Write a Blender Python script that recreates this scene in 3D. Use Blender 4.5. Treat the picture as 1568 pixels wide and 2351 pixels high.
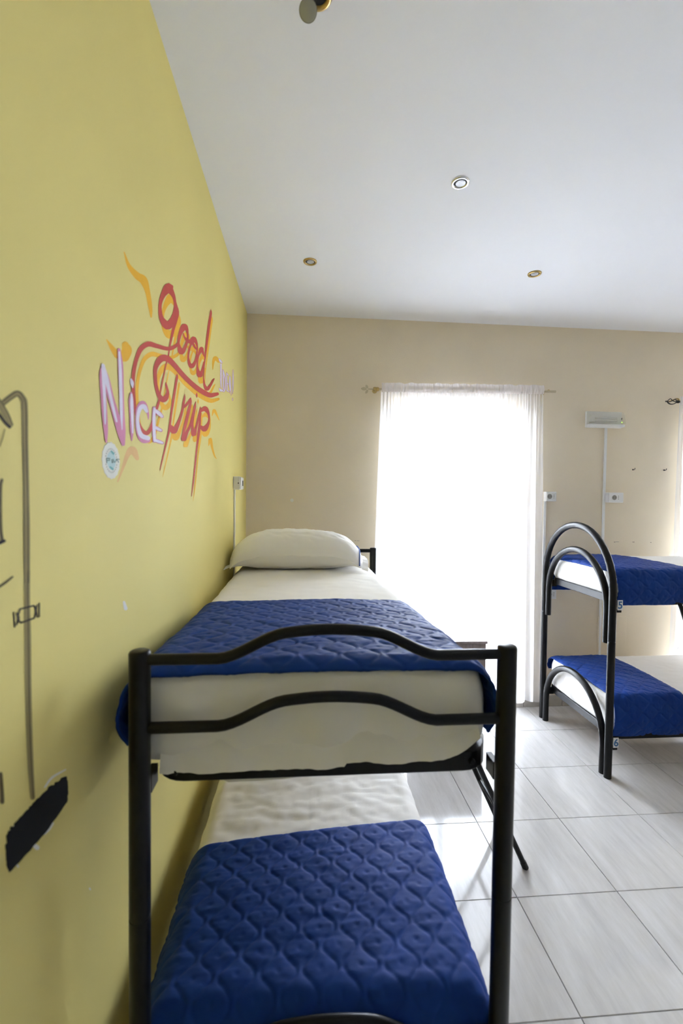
import bpy, bmesh, math, random
import numpy as np
from mathutils import Vector, Matrix, noise

random.seed(7)
for o in list(bpy.data.objects):
    bpy.data.objects.remove(o, do_unlink=True)
scene = bpy.context.scene
COL = scene.collection

# ------------------------------------------------------------------ camera
F_PX, YAW, PITCH, ROLL, CAM_H = 1039.32, .081292, -.029588, .012223, 1.6935


def cam_axes():
    cy, sy = math.cos(YAW), math.sin(YAW)
    fw, rt, up = Vector((sy, cy, 0)), Vector((cy, -sy, 0)), Vector((0, 0, 1))
    f2 = fw * math.cos(PITCH) + up * math.sin(PITCH)
    u2 = up * math.cos(PITCH) - fw * math.sin(PITCH)
    r2 = rt * math.cos(ROLL) + u2 * math.sin(ROLL)
    u3 = u2 * math.cos(ROLL) - rt * math.sin(ROLL)
    return r2, u3, f2


CR, CU, CF = cam_axes()
cam_data = bpy.data.cameras.new('camera')
cam = bpy.data.objects.new('camera', cam_data)
COL.objects.link(cam)
m = Matrix((CR, CU, -CF)).transposed().to_4x4()
m.translation = Vector((0, 0, CAM_H))
cam.matrix_world = m
cam_data.sensor_fit = 'VERTICAL'
cam_data.sensor_height = 36
cam_data.sensor_width = 24
cam_data.lens = F_PX * 36 / 2351
cam_data.clip_start = .02
cam_data.dof.use_dof = True
cam_data.dof.focus_distance = 2.9
cam_data.dof.aperture_fstop = 2.8
scene.camera = cam

# ------------------------------------------------------------------ light
world = bpy.data.worlds.new('sky')
scene.world = world
world.use_nodes = True
bg = world.node_tree.nodes['Background']
bg.inputs['Color'].default_value = (.80, .89, 1.0, 1)
bg.inputs['Strength'].default_value = 3.0
scene.view_settings.view_transform = 'Standard'
scene.view_settings.look = 'None'
scene.view_settings.gamma = 1
scene.view_settings.use_curve_mapping = False
scene.view_settings.exposure = 4.35
scene.cycles.diffuse_bounces = 8
scene.cycles.max_bounces = 14
scene.cycles.transparent_max_bounces = 12

# room dimensions (metres, camera above the origin)
XL, XR = -.452, 4.62
YB, YR = 3.544, -2.60
HC = 3.097
WIN1 = (.64, 1.74, 2.50)
WIN2 = (3.14, 4.24, 2.50)


def portal(x0, x1, y, zt, flip):
    d = bpy.data.lights.new('window_daylight', 'AREA')
    d.shape = 'RECTANGLE'
    d.size, d.size_y = x1 - x0, zt
    d.cycles.is_portal = True
    o = bpy.data.objects.new('window_daylight', d)
    COL.objects.link(o)
    o.location = ((x0 + x1) / 2, y, zt / 2)
    o.rotation_euler = (math.radians(-90 if not flip else 90), 0, 0)


portal(WIN1[0], WIN1[1], YB + .26, WIN1[2], False)
portal(WIN2[0], WIN2[1], YB + .26, WIN2[2], False)

# ------------------------------------------------------------------ materials


def srgb(r, g, b):
    f = lambda c: (c / 255 / 12.92) if c / 255 <= .04045 else ((c / 255 + .055) / 1.055) ** 2.4
    return (f(r), f(g), f(b), 1)


def mat(name, col, rough=.6, metal=0., spec=.5, var=0., vscale=3., bump=0., bscale=60., col2=None,
        stretch=None, sheen=0., coat=0.):
    mt = bpy.data.materials.new(name)
    mt.use_nodes = True
    nt = mt.node_tree
    b = nt.nodes['Principled BSDF']
    b.inputs['Roughness'].default_value = rough
    b.inputs['Metallic'].default_value = metal
    b.inputs['Specular IOR Level'].default_value = spec
    if sheen:
        b.inputs['Sheen Weight'].default_value = sheen
        b.inputs['Sheen Roughness'].default_value = .4
    if coat:
        b.inputs['Coat Weight'].default_value = coat
    tc = nt.nodes.new('ShaderNodeTexCoord')
    mp = nt.nodes.new('ShaderNodeMapping')
    nt.links.new(tc.outputs['Object'], mp.inputs['Vector'])
    if stretch:
        mp.inputs['Scale'].default_value = stretch
    nz = nt.nodes.new('ShaderNodeTexNoise')
    nz.inputs['Scale'].default_value = vscale
    nz.inputs['Detail'].default_value = 5
    nt.links.new(mp.outputs['Vector'], nz.inputs['Vector'])
    rp = nt.nodes.new('ShaderNodeValToRGB')
    c2 = col2 or tuple(c * (1 - var) for c in col[:3]) + (1,)
    rp.color_ramp.elements[0].position = .35
    rp.color_ramp.elements[1].position = .65
    rp.color_ramp.elements[0].color = c2
    rp.color_ramp.elements[1].color = col
    nt.links.new(nz.outputs['Fac'], rp.inputs['Fac'])
    nt.links.new(rp.outputs['Color'], b.inputs['Base Color'])
    if bump:
        nb = nt.nodes.new('ShaderNodeTexNoise')
        nb.inputs['Scale'].default_value = bscale
        nb.inputs['Detail'].default_value = 3
        nt.links.new(tc.outputs['Object'], nb.inputs['Vector'])
        bp = nt.nodes.new('ShaderNodeBump')
        bp.inputs['Strength'].default_value = bump
        bp.inputs['Distance'].default_value = .004
        nt.links.new(nb.outputs['Fac'], bp.inputs['Height'])
        nt.links.new(bp.outputs['Normal'], b.inputs['Normal'])
    return mt


M = {}
M['yellow'] = mat('yellow_wall_paint', (.76, .66, .245, 1), .75, spec=.25, var=.04, vscale=1.5, bump=.12, bscale=90)
M['cream'] = mat('cream_wall_paint', (.78, .69, .54, 1), .8, spec=.2, var=.05, vscale=2.5, bump=.2, bscale=120)
M['ceil'] = mat('ceiling_paint', (.78, .79, .83, 1), .85, spec=.15, var=.02, vscale=1.2, bump=.06, bscale=50)
M['white'] = mat('white_plastic', (.78, .78, .77, 1), .4, var=.03)
M['plaster'] = mat('plaster_chip', (.82, .82, .80, 1), .9, spec=.1, var=.08, vscale=30)
M['grout'] = mat('grout', (.20, .19, .19, 1), .9, var=.2, vscale=20)
M['sheet'] = mat('white_cotton', (.80, .78, .75, 1), .9, spec=.1, var=.03, vscale=5, bump=.15, bscale=500, sheen=.2)
M['pillow'] = mat('pillow_cotton', (.84, .83, .80, 1), .9, spec=.1, var=.02, vscale=5, bump=.12, bscale=500, sheen=.2)
M['blue'] = mat('blue_quilt_cloth', (.007, .044, .250, 1), .65, spec=.15, var=.14, vscale=9, bump=.2, bscale=600, sheen=.04)
M['piping'] = mat('blue_piping', (.05, .12, .40, 1), .7, var=.1)
M['black'] = mat('black_powder_coat', (.004, .004, .005, 1), .34, spec=.28, var=.15, vscale=40, bump=.05, bscale=700)
M['slat'] = mat('beech_slat', (.48, .33, .18, 1), .6, var=.25, vscale=6, stretch=(1, 8, 8))
M['brass'] = mat('aged_brass', (.62, .46, .20, 1), .32, metal=1, var=.2, vscale=30)
M['champagne'] = mat('champagne_metal', (.62, .54, .38, 1), .35, metal=1, var=.15, vscale=40)
M['glare_brass'] = mat('brass_with_glare', (.80, .80, .82, 1), .18, metal=1, var=.05)  # paler version of the brass rings, with caught reflections put into the colour
M['dark'] = mat('dark_parts_and_recess_shade', (.015, .015, .015, 1), .6, var=.1)  # black small parts, and the painted shade inside the downlight rings
M['iron'] = mat('black_iron', (.02, .018, .016, 1), .5, var=.2, vscale=50)
M['lens'] = mat('bulb_glass', (.55, .57, .62, 1), .15, spec=.6, var=.2, vscale=90)
M['bulbface'] = mat('frosted_bulb_face', (.42, .42, .37, 1), .5, var=.04)
M['stone'] = mat('grey_skirting_tile', (.50, .47, .42, 1), .4, var=.12, vscale=12)
M['cabinet'] = mat('grey_brown_wood', (.30, .25, .25, 1), .6, var=.25, vscale=8, stretch=(6, 6, 1))
M['blue_ink'] = mat('tag_blue', srgb(60, 110, 165), .5, var=.05)
M['led'] = bpy.data.materials.new('green_led')
M['led'].use_nodes = True
_b = M['led'].node_tree.nodes['Principled BSDF']
_b.inputs['Base Color'].default_value = (.3, .8, .1, 1)
_b.inputs['Emission Color'].default_value = (.55, 1, .1, 1)
_b.inputs['Emission Strength'].default_value = .12
for n, c in dict(red=(196, 82, 72), orange=(238, 182, 52), peach=(228, 186, 128), pink=(212, 140, 172),
                 lilac=(222, 216, 232), olive=(146, 134, 88), olive_dark=(98, 88, 60), ink=(52, 46, 44),
                 tar=(26, 26, 30), rose=(206, 108, 128), teal=(120, 178, 178), teal_pale=(186, 212, 212),
                 ink_green=(110, 132, 124), paper=(226, 226, 216), greymark=(150, 148, 140)).items():
    M[n] = mat('paint_' + n, srgb(*c), .75, spec=.2, var=.06, vscale=25)


def tile_material():
    mt = bpy.data.materials.new('polished_tile')
    mt.use_nodes = True
    nt = mt.node_tree
    b = nt.nodes['Principled BSDF']
    tc = nt.nodes.new('ShaderNodeTexCoord')
    oi = nt.nodes.new('ShaderNodeObjectInfo')
    mul = nt.nodes.new('ShaderNodeMath'); mul.operation = 'MULTIPLY'; mul.inputs[1].default_value = 37.0
    nt.links.new(oi.outputs['Random'], mul.inputs[0])
    cmb = nt.nodes.new('ShaderNodeCombineXYZ')
    for i in range(3):
        nt.links.new(mul.outputs[0], cmb.inputs[i])
    add = nt.nodes.new('ShaderNodeVectorMath'); add.operation = 'ADD'
    mp = nt.nodes.new('ShaderNodeMapping')
    mp.inputs['Rotation'].default_value = (0, 0, math.radians(-24))
    mp.inputs['Scale'].default_value = (9, 1.3, 1)
    nt.links.new(tc.outputs['Object'], mp.inputs['Vector'])
    nt.links.new(mp.outputs['Vector'], add.inputs[0])
    nt.links.new(cmb.outputs[0], add.inputs[1])
    nz = nt.nodes.new('ShaderNodeTexNoise')
    nz.inputs['Scale'].default_value = 2.2
    nz.inputs['Detail'].default_value = 9
    nz.inputs['Roughness'].default_value = .68
    nt.links.new(add.outputs[0], nz.inputs['Vector'])
    rp = nt.nodes.new('ShaderNodeValToRGB')
    e = rp.color_ramp.elements
    e[0].position = .28; e[0].color = (.47, .455, .445, 1)
    e[1].position = .50; e[1].color = (.555, .54, .525, 1)
    n2 = e.new(.70); n2.color = (.62, .605, .60, 1)
    nt.links.new(nz.outputs['Fac'], rp.inputs['Fac'])
    nt.links.new(rp.outputs['Color'], b.inputs['Base Color'])
    b.inputs['Roughness'].default_value = .09
    b.inputs['Specular IOR Level'].default_value = .55
    return mt


M['tile'] = tile_material()


def sheer(name, transparency, trans=.72, col=(.93, .92, .94, 1)):
    mt = bpy.data.materials.new(name)
    mt.use_nodes = True
    nt = mt.node_tree
    nt.nodes.clear()
    out = nt.nodes.new('ShaderNodeOutputMaterial')
    tr = nt.nodes.new('ShaderNodeBsdfTransparent')
    df = nt.nodes.new('ShaderNodeBsdfDiffuse'); df.inputs['Color'].default_value = col
    tl = nt.nodes.new('ShaderNodeBsdfTranslucent'); tl.inputs['Color'].default_value = col
    tc = nt.nodes.new('ShaderNodeTexCoord')
    mp = nt.nodes.new('ShaderNodeMapping'); mp.inputs['Scale'].default_value = (40, 40, 1.2)
    nz = nt.nodes.new('ShaderNodeTexNoise'); nz.inputs['Scale'].default_value = 4
    mr = nt.nodes.new('ShaderNodeMapRange')
    mr.inputs['To Min'].default_value = max(0, transparency - .06)
    mr.inputs['To Max'].default_value = transparency + .06
    nt.links.new(tc.outputs['Object'], mp.inputs['Vector'])
    nt.links.new(mp.outputs['Vector'], nz.inputs['Vector'])
    nt.links.new(nz.outputs['Fac'], mr.inputs['Value'])
    m1 = nt.nodes.new('ShaderNodeMixShader'); m1.inputs[0].default_value = trans
    m2 = nt.nodes.new('ShaderNodeMixShader')
    nt.links.new(df.outputs[0], m1.inputs[1]); nt.links.new(tl.outputs[0], m1.inputs[2])
    nt.links.new(mr.outputs[0], m2.inputs[0])
    nt.links.new(m1.outputs[0], m2.inputs[1]); nt.links.new(tr.outputs[0], m2.inputs[2])
    nt.links.new(m2.outputs[0], out.inputs['Surface'])
    return mt


M['sheer'] = sheer('sheer_voile', .34)
M['header'] = sheer('gathered_voile', .05, .45, (.88, .84, .86, 1))


def glass(name, rough=.0, tint=(1, 1, 1, 1), mix=.85):
    mt = bpy.data.materials.new(name)
    mt.use_nodes = True
    nt = mt.node_tree
    nt.nodes.clear()
    out = nt.nodes.new('ShaderNodeOutputMaterial')
    tr = nt.nodes.new('ShaderNodeBsdfTransparent'); tr.inputs['Color'].default_value = tint
    gl = nt.nodes.new('ShaderNodeBsdfGlossy'); gl.inputs['Roughness'].default_value = rough
    fr = nt.nodes.new('ShaderNodeFresnel'); fr.inputs['IOR'].default_value = 1.45
    mx = nt.nodes.new('ShaderNodeMixShader')
    nt.links.new(fr.outputs[0], mx.inputs[0])
    nt.links.new(tr.outputs[0], mx.inputs[1]); nt.links.new(gl.outputs[0], mx.inputs[2])
    nt.links.new(mx.outputs[0], out.inputs['Surface'])
    return mt


M['glass'] = glass('window_glass')


def diffuser():
    mt = bpy.data.materials.new('prismatic_cover')
    mt.use_nodes = True
    nt = mt.node_tree
    nt.nodes.clear()
    out = nt.nodes.new('ShaderNodeOutputMaterial')
    tr = nt.nodes.new('ShaderNodeBsdfTransparent'); tr.inputs['Color'].default_value = (.93, .93, .90, 1)
    gl = nt.nodes.new('ShaderNodeBsdfPrincipled'); gl.inputs['Roughness'].default_value = .25
    gl.inputs['Base Color'].default_value = (.75, .74, .69, 1)
    wv = nt.nodes.new('ShaderNodeTexChecker'); wv.inputs['Scale'].default_value = 260
    tc = nt.nodes.new('ShaderNodeTexCoord')
    nt.links.new(tc.outputs['Object'], wv.inputs['Vector'])
    bp = nt.nodes.new('ShaderNodeBump'); bp.inputs['Strength'].default_value = .3
    nt.links.new(wv.outputs['Fac'], bp.inputs['Height'])
    nt.links.new(bp.outputs[0], gl.inputs['Normal'])
    mx = nt.nodes.new('ShaderNodeMixShader'); mx.inputs[0].default_value = .20
    nt.links.new(tr.outputs[0], mx.inputs[1]); nt.links.new(gl.outputs[0], mx.inputs[2])
    nt.links.new(mx.outputs[0], out.inputs['Surface'])
    return mt


M['cover'] = diffuser()

# ------------------------------------------------------------------ helpers


def empty(name, loc, label=None, cat=None, group=None, kind=None):
    o = bpy.data.objects.new(name, None)
    o.empty_display_size = .05
    COL.objects.link(o)
    o.location = loc
    tag(o, label, cat, group, kind)
    return o


def tag(o, label=None, cat=None, group=None, kind=None):
    if label: o['label'] = label
    if cat: o['category'] = cat
    if group: o['group'] = group
    if kind: o['kind'] = kind
    return o


def world_loc(o):
    v = Vector(o.location)
    while o.parent:
        o = o.parent
        v = v + Vector(o.location)
    return v


def mk(name, vf, material, parent=None, smooth=False, label=None, cat=None, group=None, kind=None, origin=None):
    """vf = (verts in world metres, faces). Origin: bottom centre of the bounds unless given."""
    vs, fs = vf
    a = np.asarray(vs, dtype=float).reshape(-1, 3)
    lo, hi = a.min(0), a.max(0)
    org = np.array(origin) if origin is not None else np.array([(lo[0] + hi[0]) / 2, (lo[1] + hi[1]) / 2, lo[2]])
    me = bpy.data.meshes.new(name)
    me.from_pydata((a - org).tolist(), [], [list(f) for f in fs])
    me.materials.append(M[material] if isinstance(material, str) else material)
    if smooth:
        for p in me.polygons:
            p.use_smooth = True
        try:
            me.set_sharp_from_angle(angle=math.radians(50))
        except Exception:
            pass
    me.update()
    o = bpy.data.objects.new(name, me)
    COL.objects.link(o)
    if parent is not None:
        o.parent = parent
        o.location = Vector(org.tolist()) - world_loc(parent)
    else:
        o.location = org.tolist()
    tag(o, label, cat, group, kind)
    return o


def merge(*parts):
    vs, fs = [], []
    for v, f in parts:
        k = len(vs)
        vs += [tuple(p) for p in v]
        fs += [tuple(i + k for i in q) for q in f]
    return vs, fs


def box(x0, x1, y0, y1, z0, z1):
    v = [(x, y, z) for z in (z0, z1) for y in (y0, y1) for x in (x0, x1)]
    f = [(0, 2, 3, 1), (4, 5, 7, 6), (0, 1, 5, 4), (2, 6, 7, 3), (0, 4, 6, 2), (1, 3, 7, 5)]
    return v, f


def bevel_box(x0, x1, y0, y1, z0, z1, r=.004, seg=2):
    bm = bmesh.new()
    v, f = box(x0, x1, y0, y1, z0, z1)
    bv = [bm.verts.new(p) for p in v]
    for q in f:
        bm.faces.new([bv[i] for i in q])
    bmesh.ops.bevel(bm, geom=list(bm.edges), offset=r, segments=seg, profile=.5, affect='EDGES')
    bm.verts.index_update()
    out = [tuple(p.co) for p in bm.verts], [tuple(w.index for w in q.verts) for q in bm.faces]
    bm.free()
    return out


def tube(pts, r, seg=12, closed=False, caps=True):
    """round tube along pts; r a number or a list; parallel-transported rings"""
    P = [Vector(p) for p in pts]
    n = len(P)
    R = r if isinstance(r, (list, tuple)) else [r] * n
    T = []
    for i in range(n):
        a = P[(i - 1) % n] if (closed or i > 0) else P[i]
        b = P[(i + 1) % n] if (closed or i < n - 1) else P[i]
        T.append((b - a).normalized())
    up = Vector((0, 0, 1)) if abs(T[0].z) < .9 else Vector((1, 0, 0))
    N = (up - T[0] * up.dot(T[0])).normalized()
    vs, fs = [], []
    for i in range(n):
        N = (N - T[i] * N.dot(T[i])).normalized()
        B = T[i].cross(N)
        for k in range(seg):
            a = 2 * math.pi * k / seg
            vs.append(tuple(P[i] + (N * math.cos(a) + B * math.sin(a)) * R[i]))
    lim = n if closed else n - 1
    for i in range(lim):
        j = (i + 1) % n
        for k in range(seg):
            l = (k + 1) % seg
            fs.append((i * seg + k, i * seg + l, j * seg + l, j * seg + k))
    if caps and not closed:
        fs.append(tuple(range(seg - 1, -1, -1)))
        fs.append(tuple((n - 1) * seg + k for k in range(seg)))
    return vs, fs


def lathe(profile, c, axis='z', seg=28, close=False):
    """profile [(radius, height)], turned about an axis through c"""
    vs, fs = [], []
    n = len(profile)
    for r, h in profile:
        for k in range(seg):
            a = 2 * math.pi * k / seg
            x, y = r * math.cos(a), r * math.sin(a)
            if axis == 'z': vs.append((c[0] + x, c[1] + y, c[2] + h))
            elif axis == 'y': vs.append((c[0] + x, c[1] + h, c[2] + y))
            else: vs.append((c[0] + h, c[1] + x, c[2] + y))
    for i in range(n - 1):
        for k in range(seg):
            l = (k + 1) % seg
            fs.append((i * seg + k, i * seg + l, (i + 1) * seg + l, (i + 1) * seg + k))
    if profile[0][0] > 1e-6: fs.append(tuple(range(seg - 1, -1, -1)))
    if profile[-1][0] > 1e-6: fs.append(tuple((n - 1) * seg + k for k in range(seg)))
    return vs, fs


def catmull(pts, step=6, closed=False):
    P = [np.array(p, float) for p in pts]
    if len(P) < 3:
        return [P[0] + (P[1] - P[0]) * t / step for t in range(step + 1)]
    out = []
    Q = [2 * P[0] - P[1]] + P + [2 * P[-1] - P[-2]]
    if closed:
        P[-1] = P[0]
        Q = [P[-2]] + P + [P[1]]
    for i in range(1, len(Q) - 2):
        a, b, c, d = Q[i - 1:i + 3]
        for s in range(step):
            t = s / step
            out.append(.5 * ((2 * b) + (c - a) * t + (2 * a - 5 * b + 4 * c - d) * t * t + (3 * b - a - 3 * c + d) * t ** 3))
    out.append(P[-1])
    return out


def wall_point(px, py, x=XL):
    d = CR * ((px - 784) / F_PX) - CU * ((py - 1175.5) / F_PX) + CF
    t = x / d.x
    return Vector((x, d.y * t, CAM_H + d.z * t))


# ------------------------------------------------------------------ structure
T = .45
TX0, TY0 = .92055, 3.16615          # a corner of the tile grid
floor = mk('floor', box(XL - .05, XR + .05, YR - .05, YB + .3, -.06, -.004), 'grout', kind='structure')


def tile_mesh(x0, x1, y0, y1):
    g, b = .0012, .0012
    X0, X1, Y0, Y1 = x0 + g, x1 - g, y0 + g, y1 - g
    vs = [(X0, Y0, -.006), (X1, Y0, -.006), (X1, Y1, -.006), (X0, Y1, -.006),
          (X0 + b, Y0 + b, 0), (X1 - b, Y0 + b, 0), (X1 - b, Y1 - b, 0), (X0 + b, Y1 - b, 0)]
    fs = [(4, 5, 6, 7), (0, 1, 5, 4), (1, 2, 6, 5), (2, 3, 7, 6), (3, 0, 4, 7), (3, 2, 1, 0)]
    return vs, fs


M['pavement'] = mat('pavement', (.20, .19, .18, 1), .9, var=.2, vscale=2)
mk('ground', box(-25, 28, YB + .30, 40, -.35, -.15), 'pavement', kind='structure')
full_tile = None
i0 = math.floor((XL - TX0) / T); i1 = math.ceil((XR - TX0) / T)
j0 = math.floor((YR - TY0) / T); j1 = math.ceil((YB + .24 - TY0) / T)
for i in range(i0, i1):
    for j in range(j0, j1):
        x0, x1 = max(XL, TX0 + i * T), min(XR, TX0 + (i + 1) * T)
        y0, y1 = max(YR, TY0 + j * T), min(YB + .24, TY0 + (j + 1) * T)
        if x1 - x0 < .02 or y1 - y0 < .02:
            continue
        if full_tile is not None and abs(x1 - x0 - T) < 1e-4 and abs(y1 - y0 - T) < 1e-4:
            o = full_tile.copy(); COL.objects.link(o); o.parent = floor
            o.location = Vector(((x0 + x1) / 2, (y0 + y1) / 2, 0)) - floor.location
        else:
            o = mk('floor_tile', tile_mesh(x0, x1, y0, y1), 'tile', floor,
                   origin=((x0 + x1) / 2, (y0 + y1) / 2, 0))
            if abs(x1 - x0 - T) < 1e-4 and abs(y1 - y0 - T) < 1e-4:
                full_tile = o

mk('ceiling', box(XL - .3, XR + .3, YR - .3, YB + .3, HC, HC + .15), 'ceil', kind='structure')
wall_left = mk('wall_left', box(XL - .2, XL, YR - .2, YB + .25, -.06, HC), 'yellow', kind='structure')
mk('wall_right', box(XR, XR + .2, YR - .2, YB + .25, -.06, HC), 'cream', kind='structure')


def wall_with_openings(y0, y1, opens):
    parts, x = [], XL
    for a, b, zt in opens:
        parts.append(box(x, a, y0, y1, -.06, HC))
        parts.append(box(a, b, y0, y1, zt, HC))
        x = b
    parts.append(box(x, XR, y0, y1, -.06, HC))
    return merge(*parts)


wall_back = mk('wall_back', wall_with_openings(YB, YB + .25, [WIN1, WIN2]), 'cream', kind='structure')
M['accent'] = mat('blue_grey_wall_paint', (.38, .40, .44, 1), .8, spec=.2, var=.05, vscale=2)
mk('wall_front', box(XL - .2, XR + .2, YR - .25, YR, -.06, HC), 'accent', kind='structure')


def french_window(n, a, b, zt, y):
    w = empty(f'window_{n}', ((a + b) / 2, y, 0), kind='structure')
    fr = merge(box(a, a + .05, y, y + .06, 0, zt), box(b - .05, b, y, y + .06, 0, zt),
               box(a + .05, b - .05, y, y + .06, zt - .05, zt), box(a + .05, b - .05, y, y + .06, 0, .03))
    mk('window_frame', fr, 'white', w)
    c = (a + b) / 2
    for x0, x1 in ((a + .05, c), (c, b - .05)):
        s = mk('casement', merge(box(x0, x0 + .04, y + .01, y + .05, .03, zt - .05), box(x1 - .04, x1, y + .01, y + .05, .03, zt - .05),
                                 box(x0 + .04, x1 - .04, y + .01, y + .05, .03, .10), box(x0 + .04, x1 - .04, y + .01, y + .05, zt - .10, zt - .05)),
               'white', w)
        mk('pane', box(x0 + .04, x1 - .04, y + .028, y + .032, .10, zt - .10), 'glass', s)


french_window(1, *WIN1, YB + .17)
french_window(2, *WIN2, YB + .17)

# skirting of grey tiles along the back wall, chipped at the window jamb
sk = empty('baseboard_back', (2.2, YB, 0), kind='structure')
joints = [1.742, 1.806] + [1.806 + .33 * k for k in range(1, 5)]
joints = [j for j in joints if j < WIN2[0]] + [WIN2[0]]
for a, b in zip(joints[:-1], joints[1:]):
    if b - a < .03: continue
    mk('skirting_tile', bevel_box(a + .0015, b - .0015, YB - .011, YB, 0, .094, .002, 1), 'stone', sk)
for a, b in ((XL + .002, XL + .46), (XL + .46, WIN1[0])):
    mk('skirting_tile', bevel_box(a + .0015, b - .0015, YB - .011, YB, 0, .094, .002, 1), 'stone', sk)
rn = random.Random(3)
for k in range(6):                                          # crumbs of plaster at the broken corner
    x = 1.745 + .012 * k
    mk('plaster_chip', lathe([(.0, 0), (.007 + .004 * rn.random(), .001), (.006, .006), (0, .009)], (x, YB - .006, .093 + .004 * rn.random()), seg=7),
       'plaster', sk)
sl = empty('baseboard_left', (XL, 1, 0), kind='structure')
y = YR + .002
while y < YB - .05:
    b = min(y + .45, YB - .012)
    mk('skirting_tile', bevel_box(XL, XL + .010, y + .0015, b - .0015, 0, .094, .002, 1), 'stone', sl)
    y += .45

# marks on the back wall: hooks, scuffs, filled hole, inspection cover
for x, near in ((2.700, 'nearer the emergency lamp'), (2.976, 'nearer the cage finial')):
    h = empty('wall_hook', (x, YB, 1.962), 'small dark screw hook in the cream wall, the one ' + near, 'hook', 'hooks in the cream wall')
    mk('plate', lathe([(.006, -.003), (.006, 0)], (x, YB, 1.962), axis='y', seg=10), 'iron', h)
    mk('hook', tube([(x, YB - .002, 1.962), (x, YB - .016, 1.960), (x + .003, YB - .021, 1.966), (x + .005, YB - .018, 1.974)], .0025, 6), 'iron', h)
for x, w in ((2.584, .03), (2.56, .012), (2.725, .018), (2.879, .010), (.422, .022), (.40, .008)):
    z = 1.36 + rn.uniform(-.003, .003)
    mk('scuff_mark', box(x - w / 2, x + w / 2, YB - .0006, YB, z, z + .003), 'greymark' if w > .02 else 'ink', wall_back)
mk('filler_spot', lathe([(.014, -.0008), (.014, 0)], (-.099, YB, 1.676), axis='y', seg=12), 'plaster', wall_back)
cov = tag(mk('inspection_cover', bevel_box(2.432, 2.682, YB - .008, YB, .43, .742, .003, 1), 'cream'),
          'square inspection cover painted like the wall, above the lower bunk', 'cover')

# ------------------------------------------------------------------ beds
RP = .0225


def arc_pts(y0, y1, zs, x, n=22):
    """half-circle over two legs, in the plane X = x"""
    c, r = (y0 + y1) / 2, (y1 - y0) / 2
    return [(x, c - r * math.cos(math.pi * k / n), zs + r * math.sin(math.pi * k / n)) for k in range(n + 1)]


def frame_loop(x0, x1, y0, y1, z0, z1, rad=.07, t=.028):
    """rounded-rectangle angle frame: hollow rectangular section swept round the bed"""
    def loop(off):
        pts, r = [], max(rad - off, .01)
        for cx, cy, a0 in ((x1 - rad, y1 - rad, 0), (x0 + rad, y1 - rad, 90), (x0 + rad, y0 + rad, 180), (x1 - rad, y0 + rad, 270)):
            for k in range(7):
                a = math.radians(a0 + 15 * k)
                pts.append((cx + r * math.cos(a), cy + r * math.sin(a)))
        return pts
    o, i = loop(0), loop(t)
    n = len(o)
    e = .003
    oo = loop(e)
    rings = [[(x, y, z0 + e) for x, y in o], [(x, y, z1 - e) for x, y in o], [(x, y, z1) for x, y in oo],
             [(x, y, z1) for x, y in i], [(x, y, z0) for x, y in i], [(x, y, z0) for x, y in oo]]
    vs = [p for r in rings for p in r]
    fs = []
    m_ = len(rings)
    for a in range(m_):
        b = (a + 1) % m_
        for k in range(n):
            l = (k + 1) % n
            fs.append((a * n + k, a * n + l, b * n + l, b * n + k))
    return vs, fs


def rail_path(xl, xr, y, zs, zt):
    """straight - swell - straight rail of the head and foot boards"""
    w = xr - xl
    pts = []
    for k in range(49):
        t = k / 48
        q = min(max((t - .19) / .625, 0), 1)
        m_ = min(1, min(q, 1 - q) / .30)
        s = .55 * m_ * m_ * (3 - 2 * m_) + .45 * math.sin(math.pi * q) ** 1.3
        pts.append((xl + w * t, y, zs + (zt - zs) * s))
    return pts


def slats(parent, along, a0, a1, b0, b1, z):
    first = None
    n = 12
    for k in range(n):
        c = a0 + (a1 - a0) * (k + .5) / n
        vf = box(b0, b1, c - .03, c + .03, z, z + .01) if along == 'y' else box(c - .03, c + .03, b0, b1, z, z + .01)
        if first is None:
            first = mk('slat', vf, 'slat', parent)
            base = Vector(first.location)
        else:
            o = first.copy(); COL.objects.link(o); o.parent = parent
            d = c - (a0 + (a1 - a0) * .5 / n)
            o.location = base + (Vector((0, d, 0)) if along == 'y' else Vector((d, 0, 0)))


# --- bunk bed by the yellow wall
BX0, BX1, BY0, BY1 = -.352, .469, 1.0, 3.06
bed1 = empty('bunk_bed', ((BX0 + BX1) / 2, (BY0 + BY1) / 2, 0),
             'black metal bunk bed with straight posts and wavy end rails against yellow wall', 'bunk bed')
for x in (BX0, BX1):
    for y in (BY0, BY1):
        mk('post', lathe([(RP - .002, 0), (RP, .002), (RP, .760), (RP, .770), (RP - .0015, .7712), (RP - .0015, .7748), (RP, .776), (RP, .786),
                          (RP, 1.345), (RP, 1.355), (RP - .002, 1.359), (RP - .006, 1.361)], (x, y, 0), seg=24), 'black', bed1, True)
for y in (BY0, BY1):
    for zs, zt in ((1.340, 1.402), (1.190, 1.250), (.435, .497), (.29, .35)):
        mk('end_rail', tube(rail_path(BX0 + RP - .004, BX1 - RP + .004, y, zs, zt), .0125, 12), 'black', bed1, True)
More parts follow.
